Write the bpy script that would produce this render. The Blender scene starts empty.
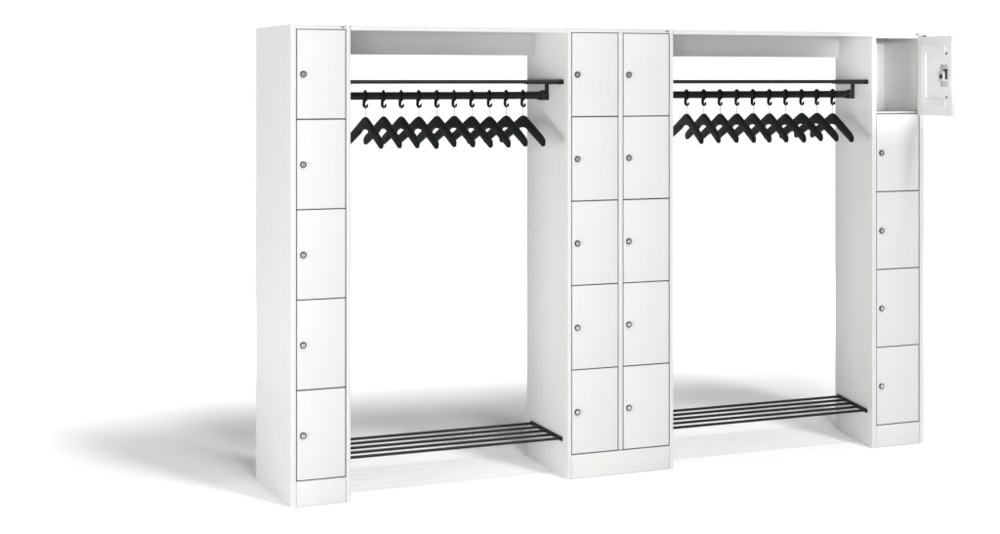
import bpy, bmesh, math, random
from mathutils import Vector, Matrix
random.seed(4)
S = bpy.context.scene
COL = S.collection
R = math.radians

# ------------------------------------------------------------------ materials
def mat(name, base, rough=0.5, metal=0.0, bump=0.0, bscale=900.0, var=0.0, coat=0.0, spec=0.5):
    m = bpy.data.materials.new(name); m.use_nodes = True
    nt = m.node_tree; b = nt.nodes['Principled BSDF']
    b.inputs['Base Color'].default_value = (*base, 1)
    b.inputs['Roughness'].default_value = rough
    b.inputs['Metallic'].default_value = metal
    b.inputs['Specular IOR Level'].default_value = spec
    if coat: b.inputs['Coat Weight'].default_value = coat
    tc = nt.nodes.new('ShaderNodeTexCoord')
    if bump:
        n = nt.nodes.new('ShaderNodeTexNoise'); n.inputs['Scale'].default_value = bscale
        n.inputs['Detail'].default_value = 3
        bp = nt.nodes.new('ShaderNodeBump'); bp.inputs['Strength'].default_value = bump
        bp.inputs['Distance'].default_value = 0.001
        nt.links.new(tc.outputs['Object'], n.inputs['Vector'])
        nt.links.new(n.outputs['Fac'], bp.inputs['Height'])
        nt.links.new(bp.outputs['Normal'], b.inputs['Normal'])
    if var:
        n2 = nt.nodes.new('ShaderNodeTexNoise'); n2.inputs['Scale'].default_value = 2.3
        n2.inputs['Detail'].default_value = 4
        mr = nt.nodes.new('ShaderNodeMapRange')
        mr.inputs['To Min'].default_value = rough - var; mr.inputs['To Max'].default_value = rough + var
        nt.links.new(tc.outputs['Object'], n2.inputs['Vector'])
        nt.links.new(n2.outputs['Fac'], mr.inputs['Value'])
        nt.links.new(mr.outputs['Result'], b.inputs['Roughness'])
    return m

M_WHITE = mat('white_powder_coat', (0.62, 0.621, 0.620), 0.42, bump=0.12, bscale=700, var=0.06)
M_BODY  = mat('body_powder_coat', (0.62, 0.625, 0.613), 0.45, bump=0.12, bscale=700, var=0.06)
M_BLACK = mat('black_powder_coat', (0.007, 0.0095, 0.009), 0.45, spec=0.28, bump=0.1, bscale=600, var=0.05)
M_PLAST = mat('black_plastic', (0.004, 0.006, 0.0052), 0.6, spec=0.12, bump=0.15, bscale=300, var=0.06)
M_CHROME = mat('nickel', (0.74, 0.74, 0.73), 0.3, 0.8, var=0.04)
M_DARKM = mat('dark_nickel', (0.09, 0.09, 0.09), 0.3, 1.0, var=0.04)
M_HOLE = mat('dark_slot', (0.03, 0.03, 0.032), 0.7, var=0.05)
M_STEEL = mat('galvanised_steel', (0.55, 0.55, 0.55), 0.42, 0.4, var=0.06)
M_WIRE = mat('hanger_wire', (0.30, 0.30, 0.30), 0.45, 0.6, var=0.04)
M_GAPSHADE = mat('gap_shade', (0.06, 0.06, 0.06), 0.8, var=0.05)  # dark colour that stands for shade in the door gaps
M_MARK = mat('emblem_grey', (0.12, 0.12, 0.12), 0.5, var=0.03)
M_FLOOR = mat('white_studio_floor', (0.94, 0.94, 0.95), 0.6, bump=0.03, bscale=60, var=0.08)

# ------------------------------------------------------------------ geometry helpers
class MB:
    def __init__(self, xf=None): self.bm = bmesh.new(); self.xf = xf
    def _merge(self, t):
        if self.xf:
            for v in t.verts: v.co = Vector(self.xf(*v.co))
        me = bpy.data.meshes.new('t'); t.to_mesh(me); t.free()
        self.bm.from_mesh(me); bpy.data.meshes.remove(me)
    def box(self, x0, x1, y0, y1, z0, z1, bev=0.0, seg=2):
        t = bmesh.new()
        bmesh.ops.create_cube(t, size=1)
        for v in t.verts:
            v.co = Vector(((x0+x1)/2+v.co.x*(x1-x0), (y0+y1)/2+v.co.y*(y1-y0), (z0+z1)/2+v.co.z*(z1-z0)))
        if bev: bmesh.ops.bevel(t, geom=t.edges[:], offset=bev, segments=seg, profile=0.5, affect='EDGES')
        self._merge(t); return self
    def prism(self, pts, a0, a1, axis='z', bev=0.0, seg=2, only=None):
        """pts in the plane perpendicular to axis; x: (y,z); y: (x,z); z: (x,y)"""
        t = bmesh.new()
        def co(p, a):
            return {'z': (p[0], p[1], a), 'x': (a, p[0], p[1]), 'y': (p[0], a, p[1])}[axis]
        lo = [t.verts.new(co(p, a0)) for p in pts]; hi = [t.verts.new(co(p, a1)) for p in pts]
        n = len(pts)
        t.faces.new(lo); t.faces.new(hi)
        for i in range(n): t.faces.new((lo[i], lo[(i+1) % n], hi[(i+1) % n], hi[i]))
        bmesh.ops.recalc_face_normals(t, faces=t.faces[:])
        if bev:
            ed = [e for e in t.edges if (e.verts[0] in lo) == (e.verts[1] in lo)] if only == 'caps' else t.edges[:]
            bmesh.ops.bevel(t, geom=ed, offset=bev, segments=seg, profile=0.5, affect='EDGES')
        self._merge(t); return self
    def tube(self, pts, r, n=16, cap=True, closed=False):
        pts = [Vector(p) for p in pts]; t = bmesh.new(); rings = []
        N = len(pts)
        prev = None
        for i, p in enumerate(pts):
            if closed: d = (pts[(i+1) % N]-pts[i-1]).normalized()
            else: d = (pts[min(i+1, N-1)]-pts[max(i-1, 0)]).normalized()
            if prev is None:
                up = Vector((0, 0, 1)) if abs(d.z) < 0.9 else Vector((0, 1, 0))
                a = d.cross(up).normalized()
            else:
                a = (prev - d*prev.dot(d)).normalized()
            prev = a; b = d.cross(a)
            rr = r[i] if isinstance(r, (list, tuple)) else r
            rings.append([t.verts.new(p+(a*math.cos(2*math.pi*k/n)+b*math.sin(2*math.pi*k/n))*rr) for k in range(n)])
        for i in range(N if closed else N-1):
            A, B = rings[i], rings[(i+1) % N]
            for k in range(n): t.faces.new((A[k], A[(k+1) % n], B[(k+1) % n], B[k]))
        if cap and not closed: t.faces.new(rings[0]); t.faces.new(rings[-1])
        bmesh.ops.recalc_face_normals(t, faces=t.faces[:])
        self._merge(t); return self
    def lathe_y(self, prof, cx, cz, n=32):
        """prof: list of (radius, y)"""
        t = bmesh.new(); rings = []
        for r, y in prof:
            if r < 1e-6: rings.append([t.verts.new((cx, y, cz))])
            else: rings.append([t.verts.new((cx+r*math.cos(2*math.pi*k/n), y, cz+r*math.sin(2*math.pi*k/n))) for k in range(n)])
        for A, B in zip(rings, rings[1:]):
            for k in range(n):
                if len(A) == 1: t.faces.new((A[0], B[k], B[(k+1) % n]))
                elif len(B) == 1: t.faces.new((A[k], A[(k+1) % n], B[0]))
                else: t.faces.new((A[k], A[(k+1) % n], B[(k+1) % n], B[k]))
        bmesh.ops.recalc_face_normals(t, faces=t.faces[:])
        self._merge(t); return self
    def build(self, name, m, parent=None, loc=None, label=None, angle=35):
        me = bpy.data.meshes.new(name); self.bm.to_mesh(me); self.bm.free()
        for p in me.polygons: p.use_smooth = True
        me.set_sharp_from_angle(angle=R(angle))
        me.materials.append(m)
        o = bpy.data.objects.new(name, me); COL.objects.link(o)
        if parent: o.parent = parent
        if loc: o.location = loc
        if label: o['label'] = label
        return o

def thing(o, label, cat, group=None):
    o['label'] = label; o['category'] = cat
    if group: o['group'] = group
    return o

def copy_tree(o, parent=None):
    c = o.copy(); COL.objects.link(c); c.parent = parent
    for ch in list(o.children): copy_tree(ch, c)
    return c

# ------------------------------------------------------------------ dimensions (metres)
H = 1.95
PL = 0.106          # plinth height
TOP = 1.9305        # top of the doors
# x0, x1, post width(s), sideways lean of the column's sides per metre of depth, depth
C1 = dict(x0=0.0,    x1=0.246,  k=-0.126, d=0.4735)
C2 = dict(x0=1.2043, x1=1.7093, k=-0.068, d=0.4243)
C3 = dict(x0=2.742,  x1=3.0285, k=0.160,  d=0.4100)

ward = bpy.data.objects.new('coat_locker_unit', None); COL.objects.link(ward)
thing(ward, 'long white steel wardrobe with three locker columns and two open coat bays on white floor', 'wardrobe')

def column(c, posts, label):
    k = c['k']; D = c['d']; x0, x1 = c['x0'], c['x1']
    xf = lambda x, y, z: (x+k*y, y, z)
    b = MB(xf)
    pl, pr = posts['left'], posts['right']
    b_r = 0.004
    arc = [(x0+b_r-b_r*math.cos(a), b_r-b_r*math.sin(a)) for a in [R(t) for t in (0, 22, 45, 68, 90)]]
    b.prism(arc+[(x0+pl, 0), (x0+pl, 0.028), (x0+0.003, 0.028), (x0+0.003, D), (x0, D)], 0, H)
    arc = [(x1-b_r+b_r*math.cos(a), b_r-b_r*math.sin(a)) for a in [R(t) for t in (0, 22, 45, 68, 90)]]
    b.prism(arc+[(x1-pr, 0), (x1-pr, 0.028), (x1-0.003, 0.028), (x1-0.003, D), (x1, D)], 0, H)
    b.box(x0+0.003, x1-0.003, D-0.003, D-0.0005, 0.004, H-0.004)                 # back
    b.box(x0+0.003, x1-0.003, 0.002, D-0.004, H-0.0045, H-0.0015)                 # lid
    xi0, xi1 = x0+pl, x1-pr
    b.box(xi0+0.0006, xi1-0.0006, 0.0008, 0.020, TOP+0.001 if not posts.get('open') else 1.9215, H-0.0052, 0.0012)   # front lip under lid
    spans = [(xi0, xi1)]
    if 'mid' in posts:
        m0, m1 = posts['mid']
        b.box(m0, m1, 0.0, 0.028, PL+0.002, TOP+0.0005, 0.0012)
        b.box((m0+m1)/2-0.0015, (m0+m1)/2+0.0015, 0.029, D-0.005, PL, H-0.01)
        spans = [(xi0, m0), (m1, xi1)]
    P = (TOP-PL)/5
    for s0, s1 in spans:
        for i in range(0, 5):
            z = PL+P*i
            b.box(s0+0.0008 if s0 == xi0 else s0, s1-0.0008 if s1 == xi1 else s1, 0.0300, 0.0360, z-0.012, z+0.010, 0.001)    # cross rail
            b.box(s0-0.012 if s0 == xi0 else s0, s1+0.010 if s1 == xi1 else s1, 0.0365, D-0.006, z+0.004, z+0.007)            # shelf
    o = b.build('locker_column', M_BODY, ward, label=label)
    # dark strips added in the gaps round the doors, standing in for their shade
    g = MB(xf); nd = 4 if posts.get('open') else 5
    for s0, s1 in spans:
        zt = PL+P*nd
        g.box(s1-0.0042, s1-0.0004, 0.0035, 0.0190, PL, zt)
        g.box(s0+0.0004, s0+0.0042, 0.0060, 0.0190, PL, zt)
        for i in range(nd+1):
            zz = PL+P*i
            g.box(s0+0.0046, s1-0.0046, 0.0035, 0.0190, zz-(0.0019 if i else 0.0008), zz+(0.0019 if i < 5 else 0.0004))
    g.build('gap_shade_strip', M_GAPSHADE, o)
    pb = MB(xf)
    pb.box(xi0+0.0012, xi1-0.0012, 0.0010, 0.018, 0.0015, PL-0.0025, 0.0012)
    pb.build('plinth', M_BODY, o)
    # small printed maker's emblem, too small to read, on the lip
    e = MB(xf); ex = xi1-0.014
    e.box(ex-0.009, ex+0.009, -0.0004, 0.0006, H-0.0095, H-0.0072)
    e.box(ex-0.003, ex+0.003, -0.0004, 0.0006, H-0.0140, H-0.0096)
    e.build('emblem', M_MARK, o)
    return o, spans

def lock_parts(o, lx, lz):
    l = MB()
    l.lathe_y([(0.0132, 0.0008), (0.0132, -0.0035), (0.0118, -0.0065), (0.0094, -0.0070), (0.0090, -0.0042), (0.0, -0.0042)], lx, lz)
    return l

def door_tree(w, h, label=None):
    d = MB(); d.box(-w, 0, 0, 0.0195, 0, h, 0.0018, 3)
    o = d.build('door', M_WHITE, ward, label=label)
    lx, lz = -w+0.0240, h*0.5
    # one mesh, two materials: dark collar, bright core with a key slot
    me_parts = []
    l = lock_parts(o, 0, 0)
    lk = l.build('lock', M_DARKM, o, loc=(lx, 0, lz))
    lx = lz = 0.0
    me = lk.data; me.materials.append(M_CHROME); me.materials.append(M_HOLE)
    bm = bmesh.new(); bm.from_mesh(me)
    c = MB(); c.lathe_y([(0.0080, -0.0041), (0.0080, -0.0072), (0.0073, -0.0080), (0.0, -0.0080)], lx, lz)
    m2 = bpy.data.meshes.new('t'); c.bm.to_mesh(m2); c.bm.free()
    n0 = len(bm.faces); bm.from_mesh(m2); bm.faces.ensure_lookup_table()
    for f in bm.faces[n0:]: f.material_index = 1; f.smooth = False
    c = MB(); c.box(lx-0.0010, lx+0.0010, -0.0084, -0.0079, lz-0.0045, lz+0.0045)
    m3 = bpy.data.meshes.new('t'); c.bm.to_mesh(m3); c.bm.free()
    n0 = len(bm.faces); bm.from_mesh(m3); bm.faces.ensure_lookup_table()
    for f in bm.faces[n0:]: f.material_index = 2; f.smooth = False
    bm.to_mesh(me); bm.free()
    bpy.data.meshes.remove(m2); bpy.data.meshes.remove(m3)
    return o

GAPX, GAPZ = 0.0054, 0.0052
P = (TOP-PL)/5
def doors(spans, open_top=False):
    first = None
    for s0, s1 in spans:
        w = s1-s0-2*GAPX+0.0014; h = P-GAPZ
        first = None
        for i in range(5):
            if open_top and i == 4: continue
            if first is None: first = o = door_tree(w, h)
            else: o = copy_tree(first, ward)
            o.location = (s1-GAPX+0.0007+random.uniform(-0.0003, 0.0003), random.uniform(-0.0004, 0.0006), PL+P*i+GAPZ/2+random.uniform(-0.0003, 0.0003))
            for ch in o.children: ch.rotation_euler = (0, R(random.uniform(-9, 9)), 0)

c1, sp = column(C1, dict(left=0.0205, right=0.0180), 'single locker column with five closed doors')
doors(sp)
c2, sp = column(C2, dict(left=0.0150, right=0.0180, mid=(1.4440, 1.4632)), 'double locker column with ten closed doors')
doors(sp)
c3, sp3 = column(C3, dict(left=0.0215, right=0.0235, open=True), 'single locker column with its top compartment open')
doors(sp3, True)

# ------------------------------------------------------------------ the open door
s0, s1 = sp3[0]
w = s1-s0-2*GAPX+0.0014+0.016; h = P-GAPZ+0.010
d = MB()
d.box(-w, 0, 0.004, 0.0180, 0, h, 0.0012, 2)
od = d.build('door', M_WHITE, ward, label='small white door standing wide open, showing its inside')
od.location = (s1+0.003, -0.003, PL+P*4+GAPZ/2-0.009)
od.rotation_euler = (0, 0, R(91.2))
# raised C-shaped stiffener pressed into the inner sheet, open towards the lock
def rounded(pts, r, n=5):
    out = []
    N = len(pts)
    for i in range(N):
        p = Vector(pts[i]); a = (Vector(pts[i-1])-p).normalized(); b = (Vector(pts[(i+1) % N])-p).normalized()
        p0 = p+a*r; p2 = p+b*r
        for k in range(n+1):
            t = k/n; out.append(tuple((1-t)**2*p0+2*t*(1-t)*p+t*t*p2))
    return out
st = MB()
cpts = [(-0.034, h-0.040), (-0.205, h-0.040), (-0.205, h-0.074), (-0.066, h-0.074), (-0.066, 0.078), (-0.205, 0.078), (-0.205, 0.042), (-0.034, 0.042)]
st.prism(rounded(cpts, 0.012), 0.0172, 0.0232, 'y', 0.0008, 1, 'caps')
st.build('stiffener', M_WHITE, od)
lm = MB()
lm.box(-0.226, -0.172, 0.0175, 0.0205, h*0.5-0.050, h*0.5+0.052, 0.001)
lmo = lm.build('lock_plate', M_STEEL, od)
lb = MB(); lb.box(-0.220, -0.186, 0.0200, 0.0420, h*0.5-0.026, h*0.5+0.022, 0.003); lb.build('lock_case', M_STEEL, lmo)
lc = MB(); lc.box(-0.232, -0.208, 0.0300, 0.0340, h*0.5-0.016, h*0.5+0.030, 0.001)
lc.box(-0.214, -0.199, 0.0410, 0.0480, h*0.5-0.012, h*0.5+0.006, 0.001); lc.build('latch', M_DARKM, lmo)
for zz in (h-0.082, 0.086):
    b = MB(); b.lathe_y([(0.0045, 0.0178), (0.0045, 0.0215), (0.0, 0.0220)], -0.214, zz, 16); b.build('rubber_buffer', M_HOLE, od)
hg = MB(); hg.tube([(-0.040, 0.008, h-0.001), (-0.040, 0.008, h+0.007)], 0.0065, 16)
hg.box(-0.060, -0.002, 0.0075, 0.0105, h+0.0005, h+0.0025)
hg.build('hinge', M_HOLE, od)
fl = MB(); fl.lathe_y([(0.0132, 0.0008), (0.0132, -0.0035), (0.0118, -0.0065), (0.0, -0.0070)], -w+0.0265, h*0.5, 32)
fl.build('lock', M_CHROME, od)

# ------------------------------------------------------------------ the two open bays
def wall_l(c, y): return c['x1']+c['k']*y
def wall_r(c, y): return c['x0']+c['k']*y

def bay(cl, cr, rear):
    ydp = min(cl['d'], cr['d'])
    def xf(u, y, z):          # u runs 0..1 between the neighbouring columns
        a, b = wall_l(cl, y), wall_r(cr, y)
        return (a+(b-a)*u, y, z)
    e = 0.0006
    t = MB(xf)
    t.box(e, 1-e, 0.0012, ydp-0.002, H-0.0045, H-0.0018)
    t.box(e, 1-e, 0.0006, 0.0200, H-0.0215, H-0.0048, 0.0)
    t.build('roof_panel', M_BODY, ward)
    # rear header panel with folded ends screwed to the column sides
    yp = rear
    p = MB(xf)
    p.box(0.012, 1-0.012, yp, yp+0.002, 1.836, H-0.0052)
    p.box(0.012, 1-0.012, yp+0.0022, yp+0.022, 1.8362, 1.8382)
    for a, b in ((0.0008, 0.0030), (1-0.0030, 1-0.0008)):
        p.box(a, b, yp-0.034, yp+0.010, 1.836, H-0.0052)
    for a, b in ((0.0030, 0.0122), (1-0.0122, 1-0.0030)):
        p.box(a, b, yp+0.0002, yp+0.0018, 1.836, H-0.0052)
    hp = p.build('header_panel', M_BODY, ward)
    for sx, side in ((wall_l(cl, yp-0.018)+0.003, 1), (wall_r(cr, yp-0.018)-0.003, -1)):
        q = MB(); q.tube([(sx, yp-0.018, 1.853), (sx+side*0.003, yp-0.018, 1.853)], 0.0035, 12)
        q.build('screw', M_STEEL, hp)

    # hat shelf: five tubes between two flat end rails, at eye height
    zs = 1.7165
    hs = MB()
    for i in range(5):
        y = 0.055+i*0.0855
        hs.tube([(wall_l(cl, y)+0.004, y, zs+0.0008), (wall_r(cr, y)-0.004, y, zs+0.0008)], 0.0085, 14)
    hso = hs.build('hat_shelf', M_BLACK, ward)
    for c, side, wf in ((cl, 1, wall_l), (cr, -1, wall_r)):
        q = MB()
        def xb(x, y, z, c=c, side=side, wf=wf): return (wf(c, y)+side*x, y, z)
        q.xf = xb
        q.box(0.0006, 0.0070, 0.038, 0.414, zs-0.0105, zs+0.0105, 0.0012)
        q.box(0.0070, 0.0180, 0.038, 0.414, zs-0.0105, zs-0.0080)
        bmesh.ops.recalc_face_normals(q.bm, faces=q.bm.faces[:])
        q.build('end_rail', M_BLACK, hso)
    # coat rail: round tube in two cups, hung below the shelf on flat brackets
    zr, yr = 1.6570, 0.205
    cr_ = MB()
    cr_.tube([(wall_l(cl, yr)+0.012, yr, zr), (wall_r(cr, yr)-0.012, yr, zr)], 0.0168, 28)
    cro = cr_.build('coat_rail', M_BLACK, ward)
    for c, side, wf in ((cl, 1, wall_l), (cr, -1, wall_r)):
        q = MB(lambda x, y, z, c=c, side=side, wf=wf: (wf(c, y)+side*x, y, z))
        q.box(0.0006, 0.0080, yr-0.015, yr+0.015, 1.6355, zs-0.0108, 0.0012)
        q.box(0.0082, 0.0300, yr-0.020, yr+0.020, zr-0.0215, zr+0.0225, 0.006, 3)
        q.prism([(yr-0.012, zr-0.0205), (yr+0.012, zr-0.0205), (yr+0.008, zr-0.014), (yr-0.008, zr-0.014)], 0.030, 0.045, 'x')
        bmesh.ops.recalc_face_normals(q.bm, faces=q.bm.faces[:])
        q.build('rail_bracket', M_BLACK, cro)
    # shoe rack: five tubes between two flat end rails
    zk = 0.163
    sr = bpy.data.objects.new('shoe_rack', None); COL.objects.link(sr); sr.parent = ward
    for i in range(5):
        y = 0.070+i*0.0725
        q = MB(); q.tube([(wall_l(cl, y)+0.004, y, zk), (wall_r(cr, y)-0.004, y, zk)], 0.0062, 14)
        q.build('tube', M_BLACK, sr)
    for c, side, wf in ((cl, 1, wall_l), (cr, -1, wall_r)):
        q = MB(lambda x, y, z, c=c, side=side, wf=wf: (wf(c, y)+side*x, y, z))
        q.box(0.0006, 0.0075, 0.050, 0.378, zk-0.0085, zk+0.0095, 0.0012)
        bmesh.ops.recalc_face_normals(q.bm, faces=q.bm.faces[:])
        q.build('end_rail', M_BLACK, sr)
    return zr, yr

zr, yr = bay(C1, C2, 0.372)
bay(C2, C3, 0.362)

# ------------------------------------------------------------------ sliding hooks and hangers
def make_hook():
    """origin on the rail's axis"""
    b = MB()
    n = 30
    ring = [(0, 0.0205*math.cos(2*math.pi*k/n), 0.0205*math.sin(2*math.pi*k/n)) for k in range(n)]
    b.tube(ring, 0.0046, 8, closed=True)
    b.box(-0.004, 0.004, -0.005, 0.005, 0.0210, 0.0260, 0.0018)
    b.prism([(-0.0105, -0.0235), (0.0060, -0.0235), (0.0090, -0.0165), (-0.0100, -0.0165)], -0.005, 0.005, 'y', 0.0015)
    path = [(-0.0045, 0, -0.020), (-0.0050, 0, -0.030), (-0.0052, 0, -0.0385)]
    for a in range(180, 361, 20):
        path.append((0.0022+0.0074*math.cos(R(a)), 0, -0.0400+0.0074*math.sin(R(a))))
    path.append((0.0104, 0, -0.034))
    rad = [0.0068]*3+[0.0058]*(len(path)-5)+[0.0042, 0.0030]
    b.tube(path, rad, 12)
    return b.build('rail_hook', M_PLAST)

def make_hanger():
    """origin at the top of its wire loop; arms along y"""
    zt = -0.0455             # crown of the shoulders
    half = 0.206
    up, lo = [], []
    N = 22
    for i in range(N+1):
        t = i/N; y = half*t
        # upper line: rounded crown, nearly straight shoulder, drooping end
        z = zt-0.0015-0.088*(math.sqrt(t*t+0.004)-math.sqrt(0.004))/(math.sqrt(1.004)-math.sqrt(0.004))*1.0
        up.append((y, z))
        # lower line: flat arch then parallel to the shoulder
        th = 0.053-0.004*min(1, t/0.35)-0.010*t
        l = z-th
        lo.append((y, l))
    arch = lo[0][1]+0.000
    lo = [(y, z if y > 0.07 else z*(y/0.07)**1.5+(arch)*(1-(y/0.07)**1.5)) for y, z in lo]
    # rounded arm end
    yc, zc, rr = up[-1][0]-0.004, (up[-1][1]+lo[-1][1])/2, (up[-1][1]-lo[-1][1])/2
    end = [(yc+0.0+rr*0.95*math.cos(R(a)), zc+rr*math.sin(R(a))-0.003) for a in (60, 35, 10, -15, -40, -65)]
    right = up[:-1]+end+lo[:-1][::-1]
    left = [(-y, z) for y, z in right[::-1]]
    pts = right[:]+[p for p in left if True]
    # drop duplicate centre points
    clean = []
    for p in pts:
        if not clean or (abs(p[0]-clean[-1][0])+abs(p[1]-clean[-1][1])) > 1e-5: clean.append(p)
    if abs(clean[0][0]-clean[-1][0])+abs(clean[0][1]-clean[-1][1]) < 1e-5: clean.pop()
    b = MB(lambda x, y, z: (x-0.007*(y/half)**2, y, z)); b.prism(clean, -0.0092, 0.0092, 'x', 0.0050, 3, 'caps')
    h = b.build('coat_hanger', M_PLAST, angle=50)
    w = MB()
    path = [(0, 0, zt-0.004), (0, 0, -0.012)]
    for a in range(-90, 181, 30):
        path.append((0, 0.0060*math.cos(R(a)) if False else 0.0052*math.cos(R(a)), -0.0065+0.0052*math.sin(R(a))))
    w.tube(path, 0.0016, 8)
    w.build('wire_loop', M_WIRE, h)
    return h

ORD = ['leftmost', 'second', 'third', 'fourth', 'fifth', 'sixth', 'seventh', 'eighth', 'ninth', 'rightmost']
def names(rail, i):
    if i == 0:
        near = 'partly hidden by the single locker column' if rail == 'left' else 'partly hidden by the double locker column'
        return (f'leftmost black coat hanger on the {rail} coat rail, {near}',
                f'leftmost black sliding hook on the {rail} coat rail, holding the leftmost hanger')
    if i == 9:
        near = 'beside the double locker column' if rail == 'left' else 'beside the column with the open door'
        return (f'rightmost black coat hanger on the {rail} coat rail, {near}',
                f'rightmost black sliding hook on the {rail} coat rail, nearest its visible bracket')
    if i <= 4:
        return (f'{ORD[i]} black coat hanger from the left end of the {rail} coat rail',
                f'{ORD[i]} black sliding hook from the left end of the {rail} coat rail')
    return (f'{ORD[9-i]} black coat hanger from the right end of the {rail} coat rail',
            f'{ORD[9-i]} black sliding hook from the right end of the {rail} coat rail')

hook0 = make_hook(); hang0 = make_hanger()
used = False
rows = [('left', 0.3565, 1.0740, 6.0), ('right', 1.8790, 2.6600, -6.7)]
for rail, xa, xb, rot in rows:
    for i in range(10):
        x = xa+(xb-xa)*i/9+random.uniform(-0.0015, 0.0015)
        hk = copy_tree(hook0) if used else hook0
        hg_ = copy_tree(hang0) if used else hang0
        used = True
        hk.location = (x, yr, zr); hk.rotation_euler = (R(random.uniform(-1, 1)), 0, R(random.uniform(-6, 6)))
        hg_.location = (x+0.0015, yr, zr-0.0435+0.0020-random.choice((0, 0.001, 0.002, 0.004))+0.001)
        hg_.rotation_euler = (R(random.uniform(-0.7, 0.7)), 0, R(rot+random.uniform(-1.3, 1.3)))
        lh, lk = names(rail, i)
        thing(hg_, lh, 'coat hanger', f'black coat hangers on the {rail} coat rail')
        thing(hk, lk, 'hook', f'sliding hooks on the {rail} coat rail')

# ------------------------------------------------------------------ studio sweep
TH = R(19.58)
fw = Vector((math.sin(TH), math.cos(TH), 0)); rt = Vector((math.cos(TH), -math.sin(TH), 0))
cam_xy = Vector((-1.10371, -5.61352, 0))
def sweep(profile, name):
    bm = bmesh.new(); rows_ = []
    for dd, z in profile:
        rows_.append([bm.verts.new(cam_xy+fw*dd+rt*s+Vector((0, 0, z))) for s in (-17, 20)])
    for a, b in zip(rows_, rows_[1:]): bm.faces.new((a[0], a[1], b[1], b[0]))
    me = bpy.data.meshes.new(name); bm.to_mesh(me); bm.free()
    for p in me.polygons: p.use_smooth = True
    me.materials.append(M_FLOOR)
    o = bpy.data.objects.new(name, me); COL.objects.link(o); o['kind'] = 'structure'; return o
sweep([(-14, 0), (13.0, 0)], 'floor')
sweep([(13.0, 0)]+[(13.0+3*math.sin(R(a)), 3-3*math.cos(R(a))) for a in range(5, 91, 5)]+[(16.0, 8.0)], 'backdrop')

# ------------------------------------------------------------------ lamps
def area(name, loc, target, sx, sy, power, col=(1, 1, 1), spread=180):
    l = bpy.data.lights.new(name, 'AREA'); l.shape = 'RECTANGLE'; l.size = sx; l.size_y = sy
    l.energy = power; l.color = col; l.spread = R(spread)
    o = bpy.data.objects.new(name, l); COL.objects.link(o); o.location = loc
    o.rotation_euler = (Vector(target)-Vector(loc)).to_track_quat('-Z', 'Y').to_euler()
    return o
def polar(az, el, dist, c=Vector((1.2, 0.3, 0.0))):
    """az: degrees to the right of the camera's axis, seen from the lockers"""
    a, e = R(az), R(el)
    return c+(rt*math.sin(a)-fw*math.cos(a))*dist*math.cos(e)+Vector((0, 0, dist*math.sin(e)))
area('key_softbox', polar(45, 58, 16.0), (1.2, 0.3, 0.0), 1.8, 5.2, 1350, (1.0, 0.998, 0.99))
area('second_softbox', polar(19, 57, 16.0), (1.2, 0.3, 0.0), 2.6, 5.2, 800, (1.0, 0.998, 0.99))
area('side_softbox', polar(-49, 0, 9.0, Vector((1.5, 0.2, 1.05))), (1.8, 0.2, 1.05), 3.0, 1.9, 375, (1.0, 1.0, 0.985))
area('front_fill', polar(-8, 3, 8.0, Vector((1.7, 0.2, 1.2))), (1.7, 0.2, 1.75), 3.2, 1.2, 24, (1.0, 1.0, 1.0), 70)
for s in (-9.5, -3.2, 3.2, 9.5):
    p = cam_xy+fw*9.5+rt*s; q = cam_xy+fw*15.0+rt*s
    area('backdrop_fill', (p.x, p.y, 4.6), (q.x, q.y, 1.8), 5.0, 1.2, 165 if s < 0 else 108)  # unseen lamps added to turn the backdrop white
for fx in (-7.5, -1.7, 4.1, 9.9):
    area('floor_fill', (fx, 3.75, 4.2), (fx, 3.75, 0.0), 5.7, 2.2, 64, spread=52)  # added overhead fill, lifts the shade on the floor behind the lockers
for t_ in (-3.4, 0.0, 3.4):
    p = cam_xy+fw*3.3+rt*t_; q = cam_xy+fw*3.9+rt*t_
    area('foreground_fill', (p.x, p.y, 5.6), (q.x, q.y, 0.0), 3.2, 1.0, 15, spread=65)  # extra light from above, added to whiten the front floor
p = cam_xy+fw*7.0+rt*3.6
area('right_floor_fill', (p.x, p.y, 4.4), (p.x, p.y, 0.0), 1.6, 1.6, 16, spread=60)  # added to clear the grey floor right of the lockers
p = cam_xy+fw*6.9+rt*-3.5
area('left_floor_fill', (p.x, p.y, 4.4), (p.x, p.y, 0.0), 1.2, 1.6, 9, spread=50)  # added to shorten the floor shadow on the left
# two narrow spots added only to brighten the inside of the open compartment
for az_, en_, aim in ((10, 1350, (2.89, 0.12, 1.762)), (-12, 2400, (2.95, 0.12, 1.762))):
    sl = bpy.data.lights.new('compartment_fill', 'SPOT'); sl.energy = en_; sl.spot_size = R(3.9); sl.spot_blend = 0.9; sl.shadow_soft_size = 0.22
    so = bpy.data.objects.new('compartment_fill', sl); COL.objects.link(so)
    so.location = polar(az_, 2, 5.4, Vector(aim)); so.rotation_euler = (Vector(aim)-so.location).to_track_quat('-Z', 'Y').to_euler()

wd = bpy.data.worlds.new('World'); S.world = wd; wd.use_nodes = True
bg = wd.node_tree.nodes['Background']
bg.inputs['Color'].default_value = (0.97, 0.98, 1.0, 1); bg.inputs['Strength'].default_value = 0.03

# ------------------------------------------------------------------ camera
cd = bpy.data.cameras.new('camera'); cam = bpy.data.objects.new('camera', cd); COL.objects.link(cam)
cam.location = (cam_xy.x, cam_xy.y, 1.72457); cam.rotation_euler = (R(90), 0, -TH)
cd.sensor_width = 36; cd.lens = 50.605
cd.shift_x = 0.0; cd.shift_y = -0.187
cd.clip_start = 0.05; cd.clip_end = 200
S.camera = cam
S.view_settings.view_transform = 'Standard'; S.view_settings.look = 'None'
S.view_settings.exposure = -0.06; S.view_settings.gamma = 1
